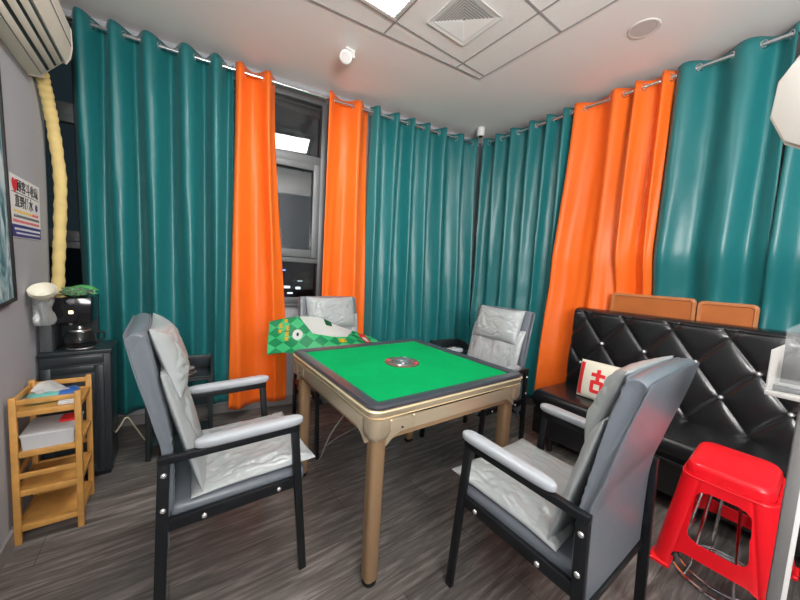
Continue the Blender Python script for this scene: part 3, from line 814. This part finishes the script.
cb_ = obj('clear_back', prism(B(), [(0, .004), (.16, .004), (.16, .185), (.05, .185), (0, .14)], 'y', .153, .156), m_haze, ty)
cb_.data.transform(Mi)
# things in the tray
Mst = Mw
pn = tag(obj('pen', tube(B(), [Mst @ Vector((.008, .03, .011)), Mst @ Vector((.09, .05, .011))], .006, 10), m_ink), 'dark pen lying in the clear plastic tray', 'pen')
obj('pen_cap', tube(B(), [Mst @ Vector((.006, .0295, .011)), Mst @ Vector((.03, .0355, .011))], .007, 10), m_ink, pn)
tag(obj('card_box', box(B(), (.050, .060, .0045), (.10, .09, .085), .002, 2, Mst), m_yelpack), 'small pale yellow packet standing in the clear tray', 'packet')
FD = .86
fc = ray(858, 82, FD)
t = thing('standing_fan', 'white standing fan whose rounded head juts in at the upper right', 'fan', (fc.x, fc.y, 0))
fdir = Vector((-.55, .30, -.12)).normalized(); Mf = Vector((0, 0, 1)).rotation_difference(fdir).to_matrix().to_4x4()
bm = B(); fr = .182
lathe(bm, [(.05, -.06), (fr*.80, -.045), (fr*.97, -.015), (fr, .0), (fr*.985, .012), (fr*.95, .016), (fr*.90, .030), (fr*.6, .045), (.04, .05)], 11, c=(0, 0, fc.z), M=Mf)
obj('fan_head', bm, m_ivory, t, smooth=20)
bm = B(); lathe(bm, [(.045, .008), (.04, .03), (.01, .034)], 24, c=(0, 0, fc.z), M=Mf); obj('hub', bm, m_white, t)
hp = Vector((.03, -.02, 0))
obj('pole', tube(B(), [hp+Vector((0, 0, .02)), hp+Vector((0, 0, fc.z-.03))], .012, 12), m_white, t)
obj('base', lathe(B(), [(.14, 0), (.14, .012), (.12, .022), (.02, .03)], 32, c=hp), m_white, t)

# ------------------------------------------------------------------ air conditioner, pipe
AY0, AY1 = 1.62, 2.43
t = thing('air_conditioner', 'cream wall-mounted air conditioner at the top left', 'air conditioner', (XL, (AY0+AY1)/2, 2.12))
hy = (AY1-AY0)/2
prof = [(.002, 0), (.075, .008), (.095, .022)]; 
body = [(.002, 0), (.055, .004), (.055, .026), (.122, .105), (.136, .102), (.152, .135), (.160, .19), (.157, .275), (.142, .300), (.002, .300)]
bm = prism(B(), body, 'y', -hy, hy); obj('casing', bm, m_cream, t, smooth=25)
bm = prism(B(), [(.060, .010), (.132, .094), (.122, .1055), (.054, .024)], 'y', -hy+.03, hy-.035); obj('outlet_slot', bm, m_dslot, t, smooth=0)
for (x0_, z0_) in ((.068, .013), (.095, .044), (.120, .074)):
    bm = bar(B(), (x0_, -hy+.035, z0_), (x0_, hy-.04, z0_), .026, .004, .001, (.75, 0, -.66)); obj('louvre', bm, m_cream, t)
obj('end_cap', prism(B(), [(x*1.01, z*1.01-.001) for x, z in body], 'y', hy-.0, hy+.012), m_cream, t, smooth=25)
obj('panel_seam', bar(B(), (.1605, -hy+.02, .185), (.1605, hy-.02, .185), .002, .003, 0), m_dslot, t)
pts = [(-.520, 2.46, 2.20), (-.517, 2.52, 2.16), (-.514, 2.60, 2.06), (-.507, 2.655, 1.92), (-.492, 2.67, 1.67), (-.500, 2.67, 1.39), (-.512, 2.67, 1.13), (-.515, 2.675, .90), (-.515, 2.675, .35)]
sp3 = spline(pts, 12)
tag(obj('insulated_pipe', tube(B(), sp3, [.027+.0022*sin(i*1.9)+.001*sin(i*.7) for i in range(len(sp3))], 14), m_foam, smooth=80), 'pale yellow taped pipe dropping from the air conditioner', 'pipe')

# ------------------------------------------------------------------ picture and poster on the left wall
t = thing('framed_picture', 'blue-green ink landscape picture in a thin black frame on left wall', 'picture', (XL, 1.63, 1.55)); t.rotation_euler = (radians(4.5), 0, 0)
PW, PH = .42, .535
obj('canvas', box(B(), (.002, -PW+.012, -PH+.012), (.016, PW-.012, PH-.012), 0), m_paint, t, smooth=0)
bm = B()
for a, b in (((-PW, -PH), (PW, -PH+.014)), ((-PW, PH-.014), (PW, PH)), ((-PW, -PH+.014), (-PW+.014, PH-.014)), ((PW-.014, -PH+.014), (PW, PH-.014))):
    box(bm, (.001, a[0], a[1]), (.024, b[0], b[1]), .002)
obj('frame', bm, m_black2, t)
t = thing('notice_poster', 'small white notice with a red heart and navy band on left wall', 'poster', (XL, 2.14, 1.323))
Mt = Matrix(((0, 0, 1, .0035), (1, 0, 0, 0), (0, 1, 0, 0), (0, 0, 0, 1)))  # text x -> +y, y -> z, facing +x
obj('sheet', box(B(), (.001, 0, 0), (.0035, .395, .275)), m_paper, t, smooth=0)
obj('navy_band', box(B(), (.0032, .004, .003), (.0042, .391, .058)), m_blue, t, smooth=0)
def tx(s, size, y, z, m, nm, off=.0): obj(nm, text_bm(s, size, Mt @ Matrix.Translation((y, z, .0004)), off=off), m, t, smooth=0)
tx('♥', .062, .012, .206, m_heart, 'heart_print')
tx('顾客斗收疏', .058, .075, .212, m_ink, 'first_line', .0008)
tx('直到任水', .060, .045, .142, m_ink, 'second_line', .0010)
obj('rule_line', box(B(), (.0034, .015, .198), (.0042, .38, .201)), m_ink, t, smooth=0)
obj('round_mark', lathe(B(), [(.018, 0), (.018, .0006)], 20, c=(.0036, .335, .160), M=Matrix.Rotation(pi/2, 4, 'Y')), m_blue, t)
for z, m_, a, b in ((.112, m_yel, .03, .26), (.112, m_heart, .27, .36), (.090, m_ink, .03, .36), (.068, m_heart, .02, .37)):
    bm = B(); y = a; rr_ = random.Random(int(z*1000+a*100))
    while y < b:
        w = rr_.uniform(.008, .014); box(bm, (.0036, y, z), (.0041, y+w*.8, z+.012)); y += w+.004
    obj('fine_print', bm, m_, t, smooth=0)
bm = B(); y = .03
while y < .37: box(bm, (.0042, y, .034), (.0046, y+.009, .044)); box(bm, (.0042, min(y+.02, .36), .016), (.0046, min(y+.028, .37), .024)); y += .014
obj('band_print', bm, m_wprint, t, smooth=0)

# ------------------------------------------------------------------ tea-bar cabinet
CX0, CX1, CY0, CY1 = -.540, -.262, 2.385, 2.635
t = thing('tea_cabinet', 'charcoal drinks cabinet with a dispenser tower in the left corner', 'cabinet', ((CX0+CX1)/2, CY0, 0))
T2 = Matrix.Translation((-(CX0+CX1)/2, -CY0, 0))
obj('body', box(B(), (CX0, CY0, .03), (CX1, CY1, .72), .004, 2, T2), m_cab, t)
obj('plinth', box(B(), (CX0+.01, CY0+.02, 0), (CX1-.01, CY1-.01, .03), 0, 2, T2), m_black2, t)
obj('worktop', box(B(), (CX0-.004, CY0-.012, .721), (CX1+.006, CY1, .745), .005, 3, T2), m_cab, t)
dr = obj('door', box(B(), (CX0+.008, CY0-.014, .05), (CX1-.028, CY0-.001, .66), .004, 2, T2), m_cab, t)
bm = B()
for a, b, c_, d in ((CX0+.008, CX0+.045, .05, .66), (CX1-.065, CX1-.028, .05, .66), (CX0+.045, CX1-.065, .05, .09), (CX0+.045, CX1-.065, .62, .66)): box(bm, (a, CY0-.019, c_), (b, CY0-.013, d), .002, 2, T2)
obj('door_frame', bm, m_cab, dr)
obj('drawer', box(B(), (CX0+.008, CY0-.014, .668), (CX1-.028, CY0-.001, .716), .004, 2, T2), m_cab, t)
# tower
obj('tower_back', box(B(), (CX0+.008, 2.58, .745), (-.335, CY1-.01, 1.03), .005, 2, T2), m_cab, t)
obj('tower_side', box(B(), (CX0+.004, CY0+.005, .7455), (CX0+.05, 2.58, 1.03), .005, 2, T2), mat('satin_grey_side', (.075, .085, .09), .35), t)
hd = obj('tower_head', box(B(), (CX0+.05, CY0+.005, .895), (-.335, 2.58, 1.03), .005, 2, T2), m_cabd, t)
obj('indicator_light', box(B(), (-.426, CY0+.0022, .945), (-.408, CY0+.006, .962), .002, 2, T2), m_amber, hd)
obj('spout', lathe(B(), [(.006, .875), (.009, .885), (.009, .896)], 14, c=(-.43-(CX0+CX1)/2, .07, 0)), m_steel, hd)
# glass kettle
t = thing('glass_kettle', 'round clear glass kettle standing on the charcoal cabinet top', 'kettle', (-.395, 2.455, .7452)); t.scale = (1.2, 1.2, 1.2)
obj('bowl', lathe(B(), [(.030, .003), (.050, .012), (.058, .035), (.054, .06), (.038, .082), (.036, .082), (.052, .06), (.056, .035), (.048, .014), (.028, .006)], 32, caps=True), m_acr, t)
obj('base', lathe(B(), [(.045, 0), (.048, .002), (.045, .0055)], 32), m_steel, t)
obj('lid', lathe(B(), [(.039, .082), (.038, .088), (.012, .092), (.01, .102), (.004, .106)], 24), m_steel, t)
obj('handle', tube(B(), spline([(.048, 0, .070), (.078, .0, .072), (.082, 0, .045), (.056, 0, .022)], 6), .004, 8), m_black2, t)
# things on top of the tower
t = thing('paper_bowl', 'cream paper bowl stack lying tilted on the dispenser tower', 'bowl', (-.494, 2.30, 1.062)); t.rotation_euler = (radians(34), radians(-14), radians(15))
for k in range(4):
    obj('bowl', lathe(B(), [(.025, -.012-k*.006), (.037, .008-k*.006), (.048, .026-k*.006), (.051, .027-k*.006), (.050, .025-k*.006), (.036, .007-k*.006), (.024, -.009-k*.006)], 32, caps=True), mat('cream_paper', (.76, .74, .62), .6), t)
def crumple(name, c, s, m, label, cat, seed, r=.35, parent=None):
    bm = B(); bmesh.ops.create_icosphere(bm, subdivisions=4, radius=1)
    for v in bm.verts:
        n_ = noise.noise(v.co*1.6+Vector((seed, 0, 0)))*r+abs(noise.noise(v.co*4+Vector((seed, 3, 0))))*r*.7
        q = v.co*(1+n_-.1); v.co = Vector((c[0]+q.x*s[0], c[1]+q.y*s[1], c[2]+q.z*s[2]))
    o = obj(name, bm, m, parent, smooth=25)
    if not parent: tag(o, label, cat)
    return o
pk = crumple('snack_bag', (-.400, 2.50, 1.062), (.075, .085, .026), m_greenbag, 'crumpled green snack packaging on top of the dispenser tower', 'bag', 3.3)
crumple('plastic_wrap', (-.395, 2.42, 1.062), (.065, .045, .022), m_film, '', '', 8.1, parent=pk)
def bagf(a, b):
    ang = 2*pi*a; r = .035+.022*b-.02*b*b; z = 1.05-.15*b
    n_ = noise.noise(Vector((cos(ang)*2, sin(ang)*2, b*3)))*.018
    return Vector((-.506+(r+n_)*cos(ang)*.85, 2.335+(r+n_)*sin(ang)*.8, z+.008*noise.noise(Vector((ang, b*4, 1)))))
tag(obj('plastic_bag', sheet(bagf, 40, 16, .001), m_film, smooth=30), 'crinkled clear plastic bag hanging in front of the dispenser tower', 'bag')

# ------------------------------------------------------------------ bamboo shelf
BX0, BX1, BY0, BY1 = -.537, -.320, 1.965, 2.235
t = thing('bamboo_shelf', 'narrow four-tier bamboo shelf against the grey left wall', 'shelf', ((BX0+BX1)/2, BY0, 0))
T3 = Matrix.Translation((-(BX0+BX1)/2, -BY0, 0))
for x in (BX0, BX1-.022):
    for y in (BY0, BY1-.022): obj('post', box(B(), (x, y, 0), (x+.022, y+.022, .652), .003, 2, T3), m_bam, t)
for z in (.575, .395, .222, .062):
    s_ = obj('shelf_board', box(B(), (BX0+.012, BY0+.006, z), (BX1-.012, BY1-.006, z+.012), .002, 2, T3), m_bam, t)
    bm = B(); box(bm, (BX0+.022, BY0+.004, z-.008), (BX1-.022, BY0+.016, z+.018), .002, 2, T3); box(bm, (BX0+.022, BY1-.016, z-.008), (BX1-.022, BY1-.004, z+.018), .002, 2, T3)
    box(bm, (BX0+.004, BY0+.022, z-.008), (BX0+.014, BY1-.022, z+.018), .002, 2, T3); box(bm, (BX1-.014, BY0+.022, z-.008), (BX1-.004, BY1-.022, z+.018), .002, 2, T3)
    obj('edge_rail', bm, m_bam, s_)
for z in (.630, .305):
    bm = B(); box(bm, (BX0+.022, BY0+.004, z-.011), (BX1-.022, BY0+.015, z+.011), .002, 2, T3); obj('rail', bm, m_bam, t)
    bm = B(); box(bm, (BX0+.022, BY1-.015, z-.011), (BX1-.022, BY1-.004, z+.011), .002, 2, T3); obj('rail', bm, m_bam, t)
    bm = B(); box(bm, (BX0+.004, BY0+.022, z-.011), (BX0+.014, BY1-.022, z+.011), .002, 2, T3); obj('rail', bm, m_bam, t)
# contents
t = thing('tissue_pack', 'teal and blue tissue pack with a white tissue on the top tier', 'tissue pack', (-.43, 2.09, .5875), radians(12))
obj('pack', puff(.17, .10, .022, 20, 20, 5, 0, M=Matrix.Translation((0, 0, .019)), flatback=.8), m_teapack, t)
obj('blue_print', puff(.085, .102, .023, 20, 20, 5, 0, M=Matrix.Translation((.046, 0, .0195)), flatback=.8), m_bluepack, t)
def tis(a, b):
    x = -.05+.11*a; y = .01+.05*(b-.5)*(1.2-b); z = .036+.050*b*(1-(2*a-1)**2*.7)+.012*noise.noise(Vector((a*4, b*4, 0)))
    return Vector((x-.02*b, y+.03*b*sin(a*5), z))
obj('tissue', sheet(tis, 20, 12, .0015), m_paper, t, smooth=60)
tag(obj('paper_packet', box(B(), (-.40, 1.995, .5875), (-.345, 2.10, .604), .004, 2), m_paper), 'flat white packet in front of the tissue pack, top tier', 'packet')
t = thing('storage_box', 'frosted plastic box of packets on the second shelf tier', 'box', (-.428, 2.072, .4135), radians(0))
bm = B(); rings = [rsq(.080, .095, .01, 0), rsq(.083, .10, .01, .062), rsq(.081, .098, .01, .062), rsq(.078, .093, .01, .003)]
loft(bm, rings); obj('tub', bm, m_milk, t)
obj('lid', loft(B(), [rsq(.086, .103, .01, .062), rsq(.086, .103, .01, .068), rsq(.08, .097, .01, .070)]), m_milk, t)
tag(obj('packet', box(B(), (-.49, 2.03, .4178), (-.43, 2.13, .448), .004, 2), m_purple), 'lilac packet inside the frosted storage box', 'packet')
tag(obj('packet', box(B(), (-.42, 2.03, .4178), (-.375, 2.13, .450), .004, 2), m_yelpack), 'yellow packet inside the frosted storage box', 'packet')
tag(obj('leaflet', box(B(), (-.41, 2.06, .4838), (-.35, 2.14, .494), .003, 2, ), m_cloth_r), 'red and white leaflet on the frosted box lid', 'leaflet')

# ------------------------------------------------------------------ black tray side tables
def side_table(loc, rz, label, w=.36, d=.30):
    t = thing('side_table', label, 'side table', loc, rz)
    hw_, hd_ = w/2, d/2
    obj('top', box(B(), (-hw_, -hd_, .485), (hw_, hd_, .50), .003), m_cab, t)
    bm = B(); box(bm, (-hw_, hd_-.014, .5), (hw_, hd_, .585), .003)
    prism(bm, [(-hd_+.02, .5), (hd_-.014, .5), (hd_-.014, .585), (-hd_+.16, .575), (-hd_+.02, .53)], 'x', hw_-.014, hw_)
    prism(bm, [(-hd_+.02, .5), (hd_-.014, .5), (hd_-.014, .585), (-hd_+.16, .575), (-hd_+.02, .53)], 'x', -hw_, -hw_+.014)
    box(bm, (-hw_, -hd_, .5), (hw_, -hd_+.012, .515), .002); obj('tray_rim', bm, m_cab, t)
    obj('lower_shelf', box(B(), (-hw_+.02, -hd_+.02, .30), (hw_-.02, hd_-.02, .312), .002), m_cab, t)
    obj('lower_shelf', box(B(), (-hw_+.02, -hd_+.02, .08), (hw_-.02, hd_-.02, .092), .002), m_cab, t)
    for sx in (-1, 1):
        for sy in (-1, 1): obj('leg', box(B(), (sx*(hw_-.014)-.014, sy*(hd_-.014)-.014, 0), (sx*(hw_-.014)+.014, sy*(hd_-.014)+.014, .486), .003), m_cab, t)
    return t
side_table((.078, 2.555, 0), radians(-6), 'black tray-topped side table behind the left armchair')
dup([o for o in C.objects if o.name == 'side_table'][0], (2.36, 2.29, 0), radians(-10), 'black tray-topped side table in the room corner behind the mahjong table')
def dish(name, c, label, k=1., m=None, cat='ashtray'):
    t = thing(name, label, cat, c)
    obj('dish', lathe(B(), [(.036*k, 0), (.045*k, .004), (.050*k, .026), (.048*k, .028), (.044*k, .008), (.005*k, .005)], 28), m or m_steel, t)
    obj('rim', torus(B(), (0, 0, .027), .0495*k, .0022, n=28), m or m_steel, t)
    return t
dish('metal_ashtray', (.10, 2.475, .5008), 'shiny steel ashtray, the lower of two on the left side table', 1.15)
dish('metal_ashtray', (.10, 2.475, .5310), 'shiny steel ashtray, the upper of two on the left side table', .95)
dish('saucer', (2.27, 2.235, .5008), 'small white saucer on the corner side table', 1.1, m_white, 'saucer')
dish('metal_ashtray', (2.36, 2.27, .5008), 'steel ashtray on the side table in the room corner', 1.)

# ------------------------------------------------------------------ cords
tag(obj('power_cord', tube(B(), spline([(-.258, 2.50, .20), (-.235, 2.49, .24), (-.205, 2.49, .285), (-.17, 2.53, .20), (-.12, 2.60, .06), (-.07, 2.62, .006), (.0, 2.61, .006), (.05, 2.60, .006)], 8), .0045, 8), m_cordc, smooth=80), 'beige power cord looping from the charcoal cabinet to the floor', 'cord')
tag(obj('power_cord', tube(B(), spline([(.72, 1.35, .605), (.69, 1.50, .40), (.72, 1.70, .15), (.80, 1.95, .006), (1.0, 2.1, .006), (1.3, 2.2, .006)], 8), .004, 8), m_cordg, smooth=80), 'thin grey cord hanging from the underside of the mahjong table', 'cord')

# ------------------------------------------------------------------ night outside the window
def outp(px, py, Y): 
    v = CF+CR*((px-400)/FPX)-CU*((py-300)/FPX); return Vector((0, 0, CZ))+v*(Y/v.y)
t = thing('night_building', 'dark building with small lit signs seen outside through the window', 'building', (6., 14., -3.))
obj('wall', box(B(), (-9, 0, -6), (9, 4, 4.6), 0), mat('night_facade', (.05, .055, .065), .9), t, smooth=0)
bw = mat('lit_sign_white', (1, 1, 1), .5, emit=(.8, .9, 1.), es=.8); bb = mat('lit_sign_blue', (.2, .3, 1), .5, emit=(.2, .35, 1.), es=2.); brd = mat('lit_sign_red', (1, .2, .2), .5, emit=(1., .25, .2), es=1.5)
for (px, py, w, h, m_) in ((287, 287, .25, .10, bw), (290, 293, .22, .06, bw), (286, 298, .2, .06, bb), (291, 299, .12, .06, brd), (298, 288, .2, .1, bw), (283, 270, .2, .03, bb), (300, 281, .2, .02, bw)):
    p = outp(px, py, 13.97)-t.location
    obj('lit_sign', box(B(), (p.x-w/2, p.y-.02, p.z-h/2), (p.x+w/2, p.y+.02, p.z+h/2)), m_, t, smooth=0)

la = bpy.data.lights.new('added_fill_light', 'AREA'); la.shape = 'RECTANGLE'; la.size = 1.2; la.size_y = .8; la.energy = 52; la.color = (1, .97, .94)  # soft fill added out of view behind the camera, to brighten the ceiling
lo = bpy.data.objects.new('added_fill_light', la); C.objects.link(lo); lo.location = (.08, YB+.25, 1.75)
lo.rotation_euler = Vector((.45, .72, .62)).to_track_quat('-Z', 'Y').to_euler()
# ------------------------------------------------------------------ world, camera, view
w = bpy.data.worlds.new('night'); S.world = w; w.use_nodes = True
w.node_tree.nodes['Background'].inputs[0].default_value = (.006, .009, .011, 1); w.node_tree.nodes['Background'].inputs[1].default_value = 1.
cam = bpy.data.cameras.new('camera'); co_ = bpy.data.objects.new('camera', cam); C.objects.link(co_)
cam.sensor_width = 36; cam.lens = FPX/800*36; cam.clip_start = .02; cam.clip_end = 100
Mc = Matrix((( CR.x, CU.x, -CF.x, 0), (CR.y, CU.y, -CF.y, 0), (CR.z, CU.z, -CF.z, CZ), (0, 0, 0, 1)))
co_.matrix_world = Mc
S.camera = co_
S.view_settings.view_transform = 'Standard'; S.view_settings.look = 'None'; S.view_settings.gamma = 1; S.view_settings.use_curve_mapping = False
S.view_settings.exposure = 1.4
